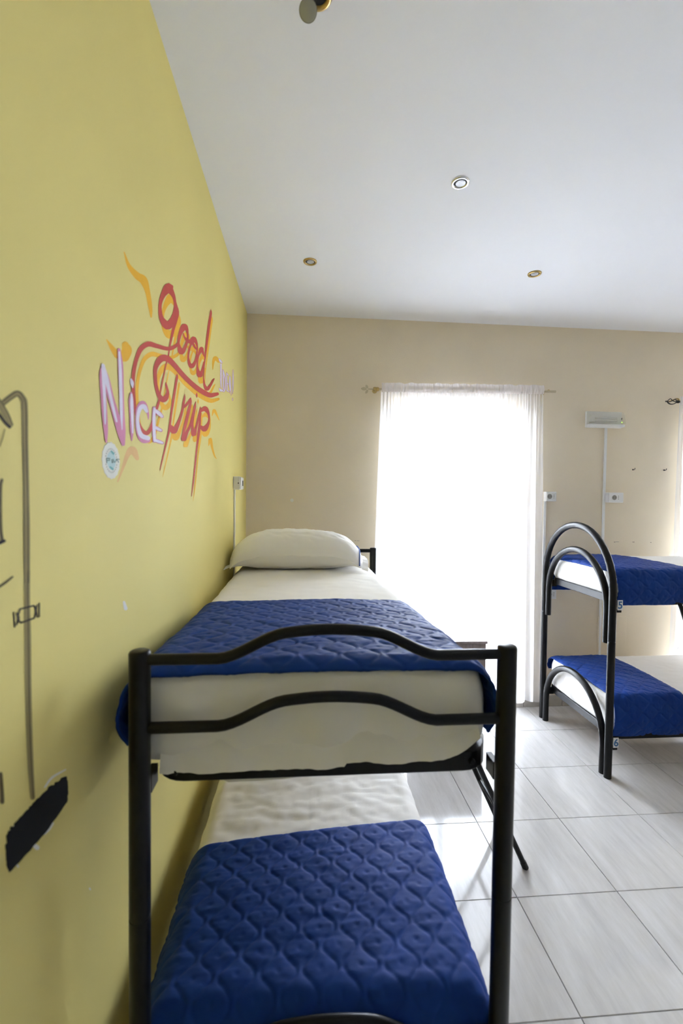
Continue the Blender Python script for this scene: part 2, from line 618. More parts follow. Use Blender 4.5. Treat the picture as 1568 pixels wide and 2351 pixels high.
for zf in (1.046, .215):
    fr = mk('bed_frame', frame_loop(BX0 + .014, BX1 - .014, BY0 + .034, BY1 - .034, zf, zf + .048), 'black', bed1)
    for x in (BX0 + .065, BX1 - .065):
        mk('bolt', lathe([(.0, -.007), (.006, -.006), (.008, -.002), (.008, 0)], (x, BY0 + .034, zf + .024), axis='y', seg=12), 'black', fr)
    for x in (BX0, BX1):
        for y, s in ((BY0, 1), (BY1, -1)):
            a, b = sorted((y + s * (RP - .004), y + s * .062))
            cx = x + (.012 if x < 0 else -.012)
            mk('bracket', box(cx - .007, cx + .007, a, b, zf - .012, zf + .03), 'black', bed1)
    slats(bed1, 'y', BY0 + .08, BY1 - .08, BX0 + .035, BX1 - .035, zf + .012)

# --- bunk bed with arched ends by the back wall
AX0, AX1, AY0, AY1 = 1.872, 3.92, 2.592, 3.362
bed2 = empty('bunk_bed', ((AX0 + AX1) / 2, (AY0 + AY1) / 2, 0),
             'black metal bunk bed with arched tube ends, numbered five and six, along cream wall', 'bunk bed')
IY0, IY1 = AY0 + .049, AY1 - .049
for x in (AX0, AX1):
    half = (AY1 - AY0) / 2
    zs = 1.531 - half
    leg = [0, .838, .8385, .8425, .843]
    pts = [(x, AY0, z) for z in (0, .4, .825, .838, .8395, .8425, .844, .857)] + arc_pts(AY0, AY1, zs, x) + [(x, AY1, z) for z in (.857, .844, .8425, .8395, .838, .825, .4, 0)]
    rr = [RP, RP, RP, RP, RP - .0018, RP - .0018, RP, RP] + [RP] * 23 + [RP, RP, RP - .0018, RP - .0018, RP, RP, RP, RP]
    mk('end_arch', tube(pts, rr, 16), 'black', bed2, True)
    half = (IY1 - IY0) / 2
    for top, bot in ((1.363, .822), (.507, 0)):
        zs = top - half
        pts = [(x, IY0, bot), (x, IY0, (bot + zs) / 2)] + arc_pts(IY0, IY1, zs, x) + [(x, IY1, (bot + zs) / 2), (x, IY1, bot)]
        mk('inner_arch', tube(pts, RP - .001, 16), 'black', bed2, True)
for zf in (1.062, .228):
    mk('bed_frame', frame_loop(AX0 + .034, AX1 - .034, AY0 + .012, AY1 - .012, zf, zf + .048), 'black', bed2)
    for x, s in ((AX0, 1), (AX1, -1)):
        for y in (IY0, IY1):
            a, b = sorted((x + s * (RP - .004), x + s * .06))
            mk('bracket', box(a, b, y - .007, y + .007, zf - .02, zf + .03), 'black', bed2)
    slats(bed2, 'x', AX0 + .08, AX1 - .08, AY0 + .03, AY1 - .03, zf + .012)


def text_mesh(txt, size, cx, y, cz, name, material, parent):
    cu = bpy.data.curves.new(name, 'FONT')
    cu.body = txt; cu.size = size; cu.align_x = 'CENTER'; cu.align_y = 'CENTER'; cu.extrude = .0004; cu.offset = size * .02
    tmp = bpy.data.objects.new('tmp', cu)
    COL.objects.link(tmp)
    dg = bpy.context.evaluated_depsgraph_get()
    me = bpy.data.meshes.new_from_object(tmp.evaluated_get(dg))
    vs = [(cx + v.co.x, y - v.co.z, cz + v.co.y) for v in me.vertices]
    fs = [tuple(p.vertices) for p in me.polygons]
    bpy.data.objects.remove(tmp, do_unlink=True)
    bpy.data.meshes.remove(me)
    return mk(name, (vs, fs), material, parent)


for n, zc in (('5', 1.066), ('6', .218)):
    x = 1.914
    y = AY0 - .006
    t = mk('number_tag', bevel_box(x - .017, x + .017, y - .004, y, zc - .030, zc + .032, .001, 1), 'white', bed2)
    text_mesh(n, .062, x, y - .0046, zc, 'numeral', 'blue_ink', t)
    mk('tag_clip', box(x - .016, x + .010, y - .002, y + .02, zc - .044, zc - .026), 'black', t)

# ladders


def ladder(name, f, label):
    """f(s, z, d): s across 0..1, z height, d distance along the lean -> world"""
    o = empty(name, f(.5, 0), label, 'ladder', 'bunk bed ladders')
    for s in (0, 1):
        top = [f(s, 0), f(s, .3), f(s, .7), f(s, 1.08)]
        r = mk('ladder_rail', tube(top, .0125, 12), 'black', o, True)
        mk('rubber_foot', tube([f(s, -.0), f(s, .03)], .0145, 12), 'dark', r, True)
    for z in (.25, .5, .75, 1.0):
        mk('rung', tube([f(0, z), f(.5, z), f(1, z)], .010, 10), 'black', o, True)
    return o


ladder('bed_ladder', lambda s, z: (.527 + (1.06 - z) * .477, 1.963 + .267 * s, z),
       'slanted black tube ladder leaning on the bunk beside the yellow wall')
ladder('bed_ladder', lambda s, z: (2.285 + .267 * s, 2.592 - .035 - (1.06 - z) * .477, z),
       'slanted black tube ladder leaning on the arched bunk')

# ------------------------------------------------------------------ bedding


class Frame:
    """local bed coordinates (u across, v along from the foot, z) -> world"""
    def __init__(s, ox, oy, turned, yaw=0.):
        s.o, s.t, s.a = (ox, oy), turned, yaw

    def __call__(s, u, v, z):
        c, d = math.cos(s.a), math.sin(s.a)
        u, v = u * c - v * d, u * d + v * c
        return (s.o[0] + v, s.o[1] - u, z) if s.t else (s.o[0] + u, s.o[1] + v, z)


def fbm(x, y, z, o=3):
    return noise.fractal(Vector((x, y, z)), 1.0, 2.0, o)


def rise(v, lift):
    """a mattress that stands a little higher at its foot"""
    t = max(0., min(1., v / .85))
    return lift * (1 - t * t * (3 - 2 * t))


def mattress(fr, W, L, z0, z1, r, seed, step=.018, lift=0., crease=1., puff=1.):
    """rounded box with soft wrinkles in the sheet"""
    hx, hy, hz = W / 2, L / 2, (z1 - z0) / 2
    vs, fs, idx = [], [], {}

    def vid(p):
        k = (round(p[0], 5), round(p[1], 5), round(p[2], 5))
        if k not in idx:
            idx[k] = len(vs); vs.append(p)
        return idx[k]
    dims = (hx, hy, hz)
    cnt = [max(4, int(2 * d / step)) for d in dims]
    for ax in range(3):
        b, c = (ax + 1) % 3, (ax + 2) % 3
        for sg in (-1, 1):
            for i in range(cnt[b]):
                for j in range(cnt[c]):
                    q = []
                    for di, dj in ((0, 0), (1, 0), (1, 1), (0, 1)):
                        p = [0, 0, 0]
                        p[ax] = sg * dims[ax]
                        p[b] = -dims[b] + 2 * dims[b] * (i + di) / cnt[b]
                        p[c] = -dims[c] + 2 * dims[c] * (j + dj) / cnt[c]
                        q.append(vid(tuple(p)))
                    fs.append(tuple(q if sg > 0 else q[::-1]))
    out = []
    for x, y, z in vs:
        c = [max(-(d - r), min(d - r, p)) for p, d in zip((x, y, z), dims)]
        d = Vector((x - c[0], y - c[1], z - c[2]))
        n = d.normalized() if d.length > 1e-9 else Vector((0, 0, 1))
        p = Vector(c) + n * r
        # wrinkles: across on top, hanging folds on the sides
        top = .0035 * fbm(p.x * 5 + seed, p.y * 2.5, 0) + .0016 * crease * fbm(p.x * 14, p.y * 22 + seed, 3) \
            - .0045 * (crease - 1) * max(0, .22 - abs(fbm(p.x * 5 + 2.2 * p.y, p.y * 7 + seed, 6)))
        if p.z > 0:
            top += .008 * (1 - (p.x / hx) ** 2) + .0022 * math.exp(-((p.x + .02 + .012 * math.sin(p.y * 5)) / .006) ** 2)
        side = .011 * fbm((p.x + p.y) * 9 + seed, p.z * 3.0, 5) + .005 * fbm((p.x - p.y) * 22 + p.z * 6, p.z * 5 + seed, 9)
        a = max(0., min(1., (abs(n.z) - .25) / .6))
        a = a * a * (3 - 2 * a)
        p = p + n * (top * a + side * puff * (1 - a))
        p.z += rise(p.y + hy, lift) * max(0., min(1., p.z / hz))
        out.append(fr(p.x, p.y + hy, p.z + z0 + hz))
    return out, fs


QW, QA, QP = .052, .0185, .108


def quilt(u, v):
    """height of the quilting: wavy stitch lines in opposed pairs and a knot in each cell"""
    k0 = math.floor(u / QW)
    d = 1.
    c = math.cos(2 * math.pi * v / QP)
    s = QA * 2 * math.pi / QP * math.sin(2 * math.pi * v / QP)
    q = math.sqrt(1 + s * s)
    for k in (k0 - 1, k0, k0 + 1, k0 + 2):
        d = min(d, abs(u - k * QW - (QA if k % 2 == 0 else -QA) * c) / q)
    h = .0028 * (1 - math.exp(-(d / .0048) ** 2)) + .0014 * min(1, d / .03)
    for k in (k0 - 1, k0, k0 + 1):
        ph = .5 if k % 2 == 0 else 0.
        w = (v / QP - ph) - round(v / QP - ph)
        rr = math.hypot(u - (k + .5) * QW, w * QP)
        h -= .0026 * math.exp(-(rr / .006) ** 2)
    return h


def blanket(fr, W, r, ztop, v0, v1, hangl, hangr, wrap=.0, seed=0., step=.0046, flare=.0, skew=0., crown=.008, lift=0.):
    """quilted cover: flat on top, round the long edges, hanging down both sides; wrap = arc over the foot edge"""
    half = W / 2 - r
    q = r * math.pi / 2
    ul, ur = -(half + hangl), half + hangr
    nu, nv = int((ur - ul) / step), int((v1 - v0 + wrap) / step)

    def bend(s):
        if s <= 0: return 0., 0., 0.
        if s < q:
            a = s / r
            return r * math.sin(a), r * (1 - math.cos(a)), a
        return r, r + (s - q), math.pi / 2
    vs = []
    for j in range(nv + 1):
        vv = v0 - wrap + (v1 - v0 + wrap) * j / nv
        sv = max(0., v0 - vv)
        dy, dzv, av = bend(sv)
        for i in range(nu + 1):
            u = ul + (ur - ul) * i / nu
            su = max(0., abs(u) - half)
            du, dzu, au = bend(su)
            sg = 1 if u > 0 else -1
            x = max(-half, min(half, u)) + sg * du
            # hanging side: gentle folds and flare
            hang = max(0., su - q)
            fold = .010 * min(1, hang / .08) * noise.noise(Vector((vv * 6 + seed, sg * 3, 0)))
            hmax = max(.02, (hangr if sg > 0 else hangl) - q)
            x += sg * (flare * hang + fold + .012 * math.sin(math.pi * min(1, hang / hmax)) - .016 * min(1, hang / hmax) ** 3)
            dzf = dzv * max(0., 1 - su / q)
            y = (v0 - dy) if sv > 0 else vv
            yy = y + skew * u * max(0, min(1, (vv - v0) / (v1 - v0)))
            cr = crown * (1 - min(1, abs(u) / (W / 2)) ** 2)
            h = quilt(u + .013 * seed, vv + .2)
            h *= .4 + .6 * min(1, min(j, nv - j) * step / .012)
            wr = .0035 * fbm(u * 4 + seed, vv * 5, 1) + .0019 * fbm(u * 11, vv * 42 + seed, 2)
            n = Vector((sg * math.sin(au) if su > 0 else 0, -math.sin(av) if sv > 0 else 0, math.cos(au) * math.cos(av)))
            if n.length > 1e-6: n.normalize()
            off = .009 + h + wr
            p = Vector((x, yy, ztop + cr + rise(yy, lift) - dzu - dzf)) + n * off
            vs.append(fr(*p))
    fs = []
    for j in range(nv):
        for i in range(nu):
            a = j * (nu + 1) + i
            fs.append((a, a + 1, a + nu + 2, a + nu + 1))
    return vs, fs


def add_blanket(name, vf, label, group='quilted blue bedcovers'):
    o = mk(name, vf, 'blue', None, True, label, 'bedcover', group)
    s = o.modifiers.new('thickness', 'SOLIDIFY')
    s.thickness = .007
    s.offset = -1
    # hem: bound edge along the free borders
    return o


F1 = Frame(.028, 1.034, False, math.radians(.55))
F1L = Frame(.050, 1.036, False)
F2 = Frame(AX0 + .036, (AY0 + AY1) / 2, True)
MZ = [1.074, 1.281, .243, .497, 1.09, 1.281, .256, .497]

mt1 = mk('mattress', mattress(F1, .865, 1.985, 1.074, 1.262, .070, 1.3, lift=.030), 'sheet', None, True,
         'upper mattress in white sheet on the bunk beside the yellow wall', 'mattress')
# loose hem of the sheet lapping over the frame at the foot
vs, fs = [], []
nx, nz_ = 130, 8
for j in range(nz_ + 1):
    for i in range(nx + 1):
        x = -.318 + .74 * i / nx
        bot = 1.078 + .007 * noise.noise(Vector((x * 11, 2, 0))) + .004 * abs(noise.noise(Vector((x * 30, 5, 0)))) + .045 * max(0, (x - .30) / .12) ** 2 - (.008 if x < .1 else 0)
        z = 1.155 + (bot - 1.155) * j / nz_
        yv = 1.0255 + .022 * (1 - j / nz_) ** 1.5 + .006 * noise.noise(Vector((x * 20 + z * 8, z * 4, 1)))
        vs.append((x, yv, z))
for j in range(nz_):
    for i in range(nx):
        a = j * (nx + 1) + i
        fs.append((a, a + nx + 1, a + nx + 2, a + 1))
mk('sheet_hem', (vs, fs), 'sheet', mt1, True)
vs, fs = [], []
for j in range(5):
    for i in range(31):
        t = i / 30
        x = -.21 + .36 * t
        z = 1.055 - (.036 * (1 - t ** 3) * min(1, t * 12)) * j / 4
        vs.append((x, 1.070 + .004 * noise.noise(Vector((x * 15, z * 9, 0))), z))
for j in range(4):
    for i in range(30):
        a = j * 31 + i
        fs.append((a, a + 31, a + 32, a + 1))
mk('sheet_tail', (vs, fs), 'sheet', mt1, True)

mk('mattress', mattress(F1L, .83, 1.985, .246, .490, .06, 4.7, step=.011, crease=3., puff=.3), 'sheet', None, True,
   'lower mattress in creased white sheet, under the bunk by the yellow wall', 'mattress')
mk('mattress', mattress(F2, .75, 1.97, 1.092, 1.275, .055, 8.1), 'sheet', None, True,
   'upper mattress in white sheet on the arched bunk, above tag five', 'mattress')
mk('mattress', mattress(F2, .75, 1.97, .258, .490, .055, 2.2), 'sheet', None, True,
   'lower mattress in white sheet on the arched bunk, above tag six', 'mattress')

add_blanket('quilted_bedcover', blanket(F1, .865, .070, 1.262, .066, .812, .205, .205, wrap=.050, seed=1.0, flare=-.02, lift=.030),
            'blue quilted cover folded over the upper bunk beside the yellow wall')
add_blanket('quilted_bedcover', blanket(F1L, .83, .06, .492, .046, .55, .10, .12, wrap=.20, seed=2.0, skew=.10),
            'blue quilted cover on the lower bunk beside the yellow wall')
add_blanket('quilted_bedcover', blanket(F2, .75, .055, 1.275, .045, .50, .30, .245, wrap=.055, seed=3.0, flare=.01),
            'blue quilted cover on the upper arched bunk, above tag five')
add_blanket('quilted_bedcover', blanket(F2, .75, .055, .490, .035, .47, .13, .275, wrap=.035, seed=4.0, flare=.01),
            'blue quilted cover on the lower arched bunk, above tag six')


# pillow
def pillow(cx, cy, z0, W, D, H):
    nu, nv = 84, 44
    vs, fs = [], []
    for side in (1, -1):
        for j in range(nv + 1):
            for i in range(nu + 1):
                s, t = -1 + 2 * i / nu, -1 + 2 * j / nv
                a, b = abs(s) ** 3.4, abs(t) ** 2.6
                h = max(0, (1 - a)) ** .55 * max(0, (1 - b)) ** .5
                k = 1 - .07 * (abs(t) ** 2) * (1 - abs(s)) - .0 * s
                kx = 1 - .05 * (1 - t * t) * (abs(s) ** 3) * -1 - .05
                x = cx + W / 2 * s * kx
                y = cy + D / 2 * t * k
                w = .010 * fbm(s * 2.2, t * 2.0, side + 4) * h + .007 * fbm(s * 5 + t * 3, t * 4, side) * h
                if side > 0:
                    z = z0 + .085 + (H - .085) * h * (1 - .04 * s) + w
                else:
                    z = z0 + .085 - .085 * min(1, h * 1.15) + w * .3
                ed = max(abs(s), abs(t))
                z -= .075 * (abs(s) ** 5) * (.35 + .65 * abs(t) ** 3)
                z += .012 * max(0, ed - .9) / .1 * noise.noise(Vector((s * 5, t * 5, 3)))
                vs.append((x, y, max(z, z0)))
    n = (nu + 1) * (nv + 1)
    for j in range(nv):
        for i in range(nu):
            a = j * (nu + 1) + i
            fs.append((a, a + 1, a + nu + 2, a + nu + 1))
            fs.append((n + a, n + a + nu + 1, n + a + nu + 2, n + a + 1))
    return vs, fs


PCX, PCY, PZ = -.042, 2.80, 1.277
pw = mk('pillow', pillow(PCX, PCY, PZ, .79, .44, .222), 'pillow', None, True,
        'plump white pillow with blue piping at the head of the upper bunk', 'pillow')
pv = [v.co + pw.location for v in pw.data.vertices]
nu = 84
pip = [pv[j * (nu + 1) + (nu - 2)] + Vector((.003, 0, .004)) for j in range(0, 45)]
mk('piping', tube(pip, .0035, 6), 'piping', pw, True)
fl = []
fv, ff = [], []
for j in range(45):                                         # open end of the pillowcase
    a = pv[j * (nu + 1) + nu]
    b = a + Vector((.035, 0, -.012 + .010 * noise.noise(Vector((j * .3, 0, 0)))))
    fv += [tuple(a), tuple(b)]
for j in range(44):
    ff.append((2 * j, 2 * j + 1, 2 * j + 3, 2 * j + 2))
mk('pillowcase_flap', (fv, ff), 'pillow', pw, True)
fv, ff = [], []
for k in range(9):                                          # corner of the case turned to the wall
    t = k / 8
    for s in range(3):
        fv.append((PCX - .375 - .045 * t + .0 * s, PCY - .205 + .05 * s - .04 * t, PZ + .02 - .014 * t + .004 * s + .006 * noise.noise(Vector((t * 4, s, 2)))))
for k in range(8):
    for s in range(2):
        a = k * 3 + s
        ff.append((a, a + 1, a + 4, a + 3))
mk('pillowcase_corner', (fv, ff), 'pillow', pw, True)

# ------------------------------------------------------------------ curtains and rods


def curtain_mesh(x0t, x1t, x0b, x1b, y, zt, zb, seed, amp=.020, folds=13, nx=240, nz=46):
    vs, fs = [], []
    for j in range(nz + 1):
        t = j / nz
        for i in range(nx + 1):
            s = i / nx
            x = (x0t + (x1t - x0t) * s) * (1 - t) + (x0b + (x1b - x0b) * s) * t
            ph = s * folds * 2 * math.pi + 1.4 * math.sin(s * 9 + seed) + .6 * math.sin(s * 23 + seed * 2)
            a = amp * (.35 + .65 * min(1, t * 4)) * (.6 + .4 * math.sin(s * 7 + seed))
            fine = .006 * max(0, 1 - t * 3) * math.sin(s * folds * 6.3 * 3.1 + seed)
            yy = y + a * math.sin(ph + .5 * t * math.sin(s * 5)) + fine
            x += .008 * math.cos(ph) * min(1, t * 3)
            z = zt + (zb - zt) * t + (.006 * math.sin(ph * .5) if j == nz else 0)
            vs.append((x, yy, z))
    for j in range(nz):
        for i in range(nx):
            a = j * (nx + 1) + i
            fs.append((a, a + 1, a + nx + 2, a + nx + 1))
    return vs, fs


def header_mesh(x0, x1, y, z0, z1, seed, slope=0.):
    vs, fs = [], []
    nx, nz = 420, 8
    for j in range(nz + 1):
        t = j / nz
        for i in range(nx + 1):
            s = i / nx
            x = x0 + (x1 - x0) * s
            w = noise.noise(Vector((s * 60, seed, 0))) + .6 * noise.noise(Vector((s * 130, seed + 3, t)))
            yy = y - .014 - .006 * math.sin(math.pi * t) + .013 * w
            z = z0 + (z1 - z0) * t + (.009 * noise.noise(Vector((s * 25, 7 + seed, 0))) + .004 * w) * t + slope * s
            vs.append((x, yy, z))
    for j in range(nz):
        for i in range(nx):
            a = j * (nx + 1) + i
            fs.append((a, a + 1, a + nx + 2, a + nx + 1))
    return vs, fs


YC = 3.435


def leaf(c, d, L, W, up):
    """small almond leaf blade with a midrib, pointing along d"""
    d = Vector(d).normalized(); s = Vector(up).cross(d).normalized()
    n = d.cross(s)
    vs, fs = [], []
    N = 9
    for side in (1, -1):
        for k in range(N):
            t = k / (N - 1)
            w = W / 2 * math.sin(math.pi * t) ** .8
            for q in (-1, 0, 1):
                vs.append(tuple(Vector(c) + d * L * t + s * w * q + n * (.002 * side * (1 if q == 0 else .35) * math.sin(math.pi * t))))
    for h in range(2):
        for k in range(N - 1):
            for q in range(2):
                a = h * N * 3 + k * 3 + q
                f = (a, a + 1, a + 4, a + 3)
                fs.append(f if h == 0 else f[::-1])
    for k in range(N - 1):
        for q in (0, 2):
            a = k * 3 + q
            fs.append((a, a + 3, N * 3 + a + 3, N * 3 + a))
    return vs, fs


rodz = lambda x: 2.528 + (x - .52) * .018
rod1 = empty('curtain_rod', (1.2, YC, 2.53), 'brass curtain rod with a three-leaf finial over the bright window', 'curtain rod')
mk('rod', tube([(.53, YC, rodz(.53)), (1.2, YC, rodz(1.2)), (1.955, YC, rodz(1.955))], .009, 12), 'champagne', rod1, True)
fin = mk('finial', merge(tube([(.53, YC, rodz(.53)), (.518, YC, rodz(.52)), (.47, YC, rodz(.47))], [.008, .006, .003], 8)), 'champagne', rod1, True)
mk('collar', lathe([(.013, -.02), (.016, -.012), (.016, 0), (.012, .004), (.016, .008), (.016, .018), (.012, .024)], (.530, YC, rodz(.53)), axis='x', seg=16), 'brass', rod1, True)
for c, d, L, W in (((.463, YC, rodz(.46)), (-1, 0, .05), .048, .026), ((.470, YC, rodz(.46) + .004), (-.55, 0, .85), .034, .020), ((.470, YC, rodz(.46) - .004), (-.5, 0, -.85), .036, .020)):
    mk('leaf', leaf(c, d, L, W, (0, 1, 0)), 'champagne', fin, True)
for xb in (.537, 1.90):
    br = mk('bracket', merge(tube([(xb, YB, rodz(xb) + .012), (xb, YC + .01, rodz(xb) + .012), (xb, YC, rodz(xb) + .010)], .006, 8),
                             lathe([(.020, -.006), (.020, 0)], (xb, YB, rodz(xb) + .012), axis='y', seg=16)), 'brass', rod1, True)

c1 = empty('curtain', (1.2, YC, 0), 'sheer white curtain glowing across the window between the two bunks', 'curtain')
mk('curtain_panel', curtain_mesh(.572, 1.30, .515, 1.33, YC + .004, 2.535, .10, 1.0, folds=9), 'sheer', c1, True)
mk('curtain_panel', curtain_mesh(1.27, 1.852, 1.31, 1.880, YC - .006, 2.540, .095, 2.7, folds=8), 'sheer', c1, True)
mk('gathered_heading', header_mesh(.572, 1.852, YC, 2.505, 2.575, 1.0, .022), 'header', c1, True)

rod2 = empty('curtain_rod', (3.6, YC, 2.53), 'curtain rod with black cage finial above the arched bunk', 'curtain rod')
mk('rod', tube([(2.985, YC, 2.505), (3.6, YC, 2.505), (4.40, YC, 2.505)], .009, 12), 'champagne', rod2, True)
fin2 = empty('finial', (0, 0, 0)); fin2.parent = rod2; fin2.location = Vector((2.94, YC, 2.505)) - rod2.location
for k in range(4):
    a0 = k * math.pi / 2
    pts = []
    for q in range(13):
        t = q / 12
        a = a0 + t * 2.2
        r = .026 * math.sin(math.pi * t) ** .8
        pts.append((2.975 - .085 * t, YC + r * math.cos(a), 2.505 + r * math.sin(a)))
    mk('cage_wire', tube(pts, .0032, 6), 'iron', fin2, True)
mk('cage_tip', lathe([(0, -.012), (.006, -.006), (.004, 0), (.006, .006), (0, .010)], (2.885, YC, 2.505), axis='x', seg=10), 'iron', fin2, True)
mk('cage_neck', lathe([(.006, -.010), (.012, 0), (.012, .012), (.009, .018)], (2.977, YC, 2.505), axis='x', seg=12), 'iron', fin2, True)
mk('bracket', tube([(3.0, YB, 2.53), (2.995, YC + .03, 2.535), (2.985, YC, 2.527), (2.985, YC - .008, 2.512)], .0065, 8), 'brass', rod2, True)
c2 = empty('curtain', (3.65, YC, 0), 'sheer white curtain over the window behind the arched bunk', 'curtain')
mk('curtain_panel', curtain_mesh(2.990, 4.33, 2.975, 4.34, YC, 2.505, .10, 5.2, folds=12, nx=220), 'sheer', c2, True)
mk('gathered_heading', header_mesh(2.990, 4.33, YC, 2.475, 2.545, 4.0), 'header', c2, True)

# low grey-brown chest half hidden between the bunk and the window
ch = empty('low_chest', (1.04, 3.29, 0), 'low grey-brown chest in front of the window, mostly hidden behind the bunk', 'chest')
mk('body', bevel_box(.80, 1.34, 3.20, 3.375, .04, .64, .004, 1), 'cabinet', ch)
mk('top', bevel_box(.79, 1.35, 3.19, 3.385, .64, .66, .004, 1), 'cabinet', ch)
for x in (.83, 1.31):
    for y in (3.22, 3.355):
        mk('leg', box(x - .015, x + .015, y - .015, y + .015, 0, .04), 'cabinet', ch)

# ------------------------------------------------------------------ electrics


def socket_back(x0, x1, z0, z1, label, depth=.042, xs=None, group='boxed power sockets on the cream wall'):
    o = empty('power_socket', ((x0 + x1) / 2, YB, z0), label, 'socket', group)
    mk('mounting_box', bevel_box(x0, x1, YB - depth, YB, z0, z1, .004, 2), 'white', o)
    pl = mk('cover_plate', bevel_box(x0 + .004, x1 - .004, YB - depth - .005, YB - depth, z0 + .004, z1 - .004, .002, 1), 'white', o)
    cx, cz = (x0 + x1) / 2 - .012, (z0 + z1) / 2
    yf = YB - depth - .005
    mk('insert', bevel_box(cx - .028, cx + .042, yf - .002, yf, cz - .023, cz + .023, .001, 1), 'white', pl)
    mk('round_outlet', lathe([(.020, -.0025), (.0195, -.001), (.017, -.0005), (.0, .0)], (cx - .006, yf - .002, cz), axis='y', seg=24), 'greymark', pl)
    for dx in (-.010, .010):
        mk('pin_hole', lathe([(.0025, -.0006), (.0025, 0)], (cx - .006 + dx, yf - .0045, cz), axis='y', seg=8), 'dark', pl)
    for dz in (-.012, 0, .012):
        mk('pin_hole', lathe([(.0028, -.0006), (.0028, 0)], (cx + .030, yf - .002, cz + dz), axis='y', seg=8), 'dark', pl)
    return o


def trunking(name, x0, x1, z0, z1, label):
    return mk(name, bevel_box(x0, x1, YB - .012, YB, z0, z1, .002, 1), 'white', None, False, label, 'cable trunking', 'white cable trunking on the cream wall')


socket_back(1.935, 2.025, 1.692, 1.770, 'white wall socket with trunking below, next to the curtain edge')
socket_back(2.462, 2.596, 1.688, 1.770, 'white wall socket below the emergency lamp')
socket_back(1.955, 2.045, .90, .98, 'white wall socket low on the wall under the upper arched bunk')
trunking('cable_trunking', 1.938, 1.958, .10, 1.692, 'narrow white trunking dropping from the socket beside the curtain')
trunking('cable_trunking', 2.442, 2.462, .10, 2.300, 'narrow white trunking dropping from the emergency lamp')

el = empty('emergency_lamp', (2.42, YB, 2.30), 'white emergency lamp with clear ribbed cover on the cream wall', 'lamp')
lx0, lx1, lz0, lz1 = 2.272, 2.578, 2.297, 2.428
mk('back_plate', bevel_box(lx0, lx1, YB - .018, YB, lz0, lz1, .004, 2), 'white', el)
mk('lower_rim', bevel_box(lx0 + .002, lx1 - .002, YB - .062, YB - .018, lz0 + .002, lz0 + .024, .006, 2), 'white', el)
vs, fs = [], []
n = 12
for s in (0, 1):
    for k in range(n + 1):
        a = math.pi / 2 * k / n
        x = lx0 + .004 if s == 0 else lx1 - .004
        y = YB - .018 - .052 * math.cos(a) ** .7
        z = lz0 + .024 + (lz1 - lz0 - .028) * math.sin(a)
        vs.append((x, y, z))
for k in range(n):
    fs.append((k, k + 1, n + 2 + k, n + 1 + k))
vs += [(lx0 + .004, YB - .018, lz0 + .024), (lx1 - .004, YB - .018, lz0 + .024)]
fs.append(tuple([2 * n + 2] + list(range(n, -1, -1))))
fs.append(tuple([2 * n + 3] + list(range(n + 1, 2 * n + 2))))
mk('clear_cover', (vs, fs), 'cover', el)
for dz in (-.008, .010):
    mk('fluorescent_tube', tube([(lx0 + .055, YB - .036, 2.365 + dz), (lx0 + .15, YB - .036, 2.365 + dz), (lx1 - .055, YB - .036, 2.365 + dz)], .0065, 10), 'white', el, True)
mk('tube_holder', bevel_box(lx0 + .022, lx0 + .055, YB - .050, YB - .018, 2.340, 2.392, .003, 1), 'white', el)
mk('indicator_light', lathe([(.0, -.005), (.004, -.003), (.005, 0)], (lx1 - .024, YB - .052, 2.338), axis='y', seg=12), 'led', el)
mk('test_button', box(lx1 - .026, lx1 - .021, YB - .053, YB - .045, 2.360, 2.374), 'dark', el)

# socket on the yellow wall
ls = empty('power_socket', (XL, 2.97, 1.743), 'white box socket on the yellow wall above the pillow', 'socket')
mk('mounting_box', bevel_box(XL, XL + .043, 2.907, 3.035, 1.743, 1.826, .004, 2), 'white', ls)
pl = mk('cover_plate', bevel_box(XL + .043, XL + .049, 2.911, 3.031, 1.747, 1.822, .002, 1), 'white', ls)
mk('socket_slot', box(XL + .049, XL + .0505, 2.975, 3.005, 1.768, 1.802), 'dark', pl)
mk('side_knockout', box(XL + .030, XL + .036, 2.905, 2.907, 1.780, 1.787), 'dark', ls)
mk('cable_trunking', bevel_box(XL, XL + .011, 2.925, 2.943, .10, 1.743, .002, 1), 'white', None, False,
   'narrow white trunking running down the yellow wall behind the pillow', 'cable trunking')

# ------------------------------------------------------------------ recessed ceiling lights


def downlight(x, y, ring, label, tilt=(0, 0)):
    o = empty('downlight', (x, y, HC), label, 'ceiling light', 'recessed ceiling spotlights')
    # ring section: proud of the ceiling with a rolled edge, open in the middle
    prof = [(.0405, 0), (.0405, -.004), (.038, -.0075), (.033, -.0085), (.029, -.007), (.027, -.003), (.027, 0)]
    vs, fs = lathe(prof, (x, y, HC), seg=36)
    fs = fs[:-2]
    mk('trim_ring', (vs, fs), ring, o, True)
    mk('recess_shade_disc', lathe([(.0272, -.0003), (.0272, -.0026), (.024, -.0012), (.0, -.0012)], (x, y, HC), seg=30), 'dark', o)  # black disc at ceiling level, painting the shade of a recess not cut
    b = lathe([(0, -.0022), (.017, -.0030), (.0215, -.0035), (.0215, -.0012), (0, -.0012)], (x + tilt[0], y + tilt[1], HC), seg=28)
    mk('bulb', b, 'lens', o, True)


downlight(.671, 1.994, 'glare_brass', 'pale round ceiling downlight nearer the room middle, out of line with its pair', (.003, .004))
downlight(.018, 2.733, 'brass', 'round brass ceiling downlight close to the yellow wall', (.002, .002))
downlight(1.400, 2.733, 'brass', 'round brass ceiling downlight above the window side', (.002, .002))

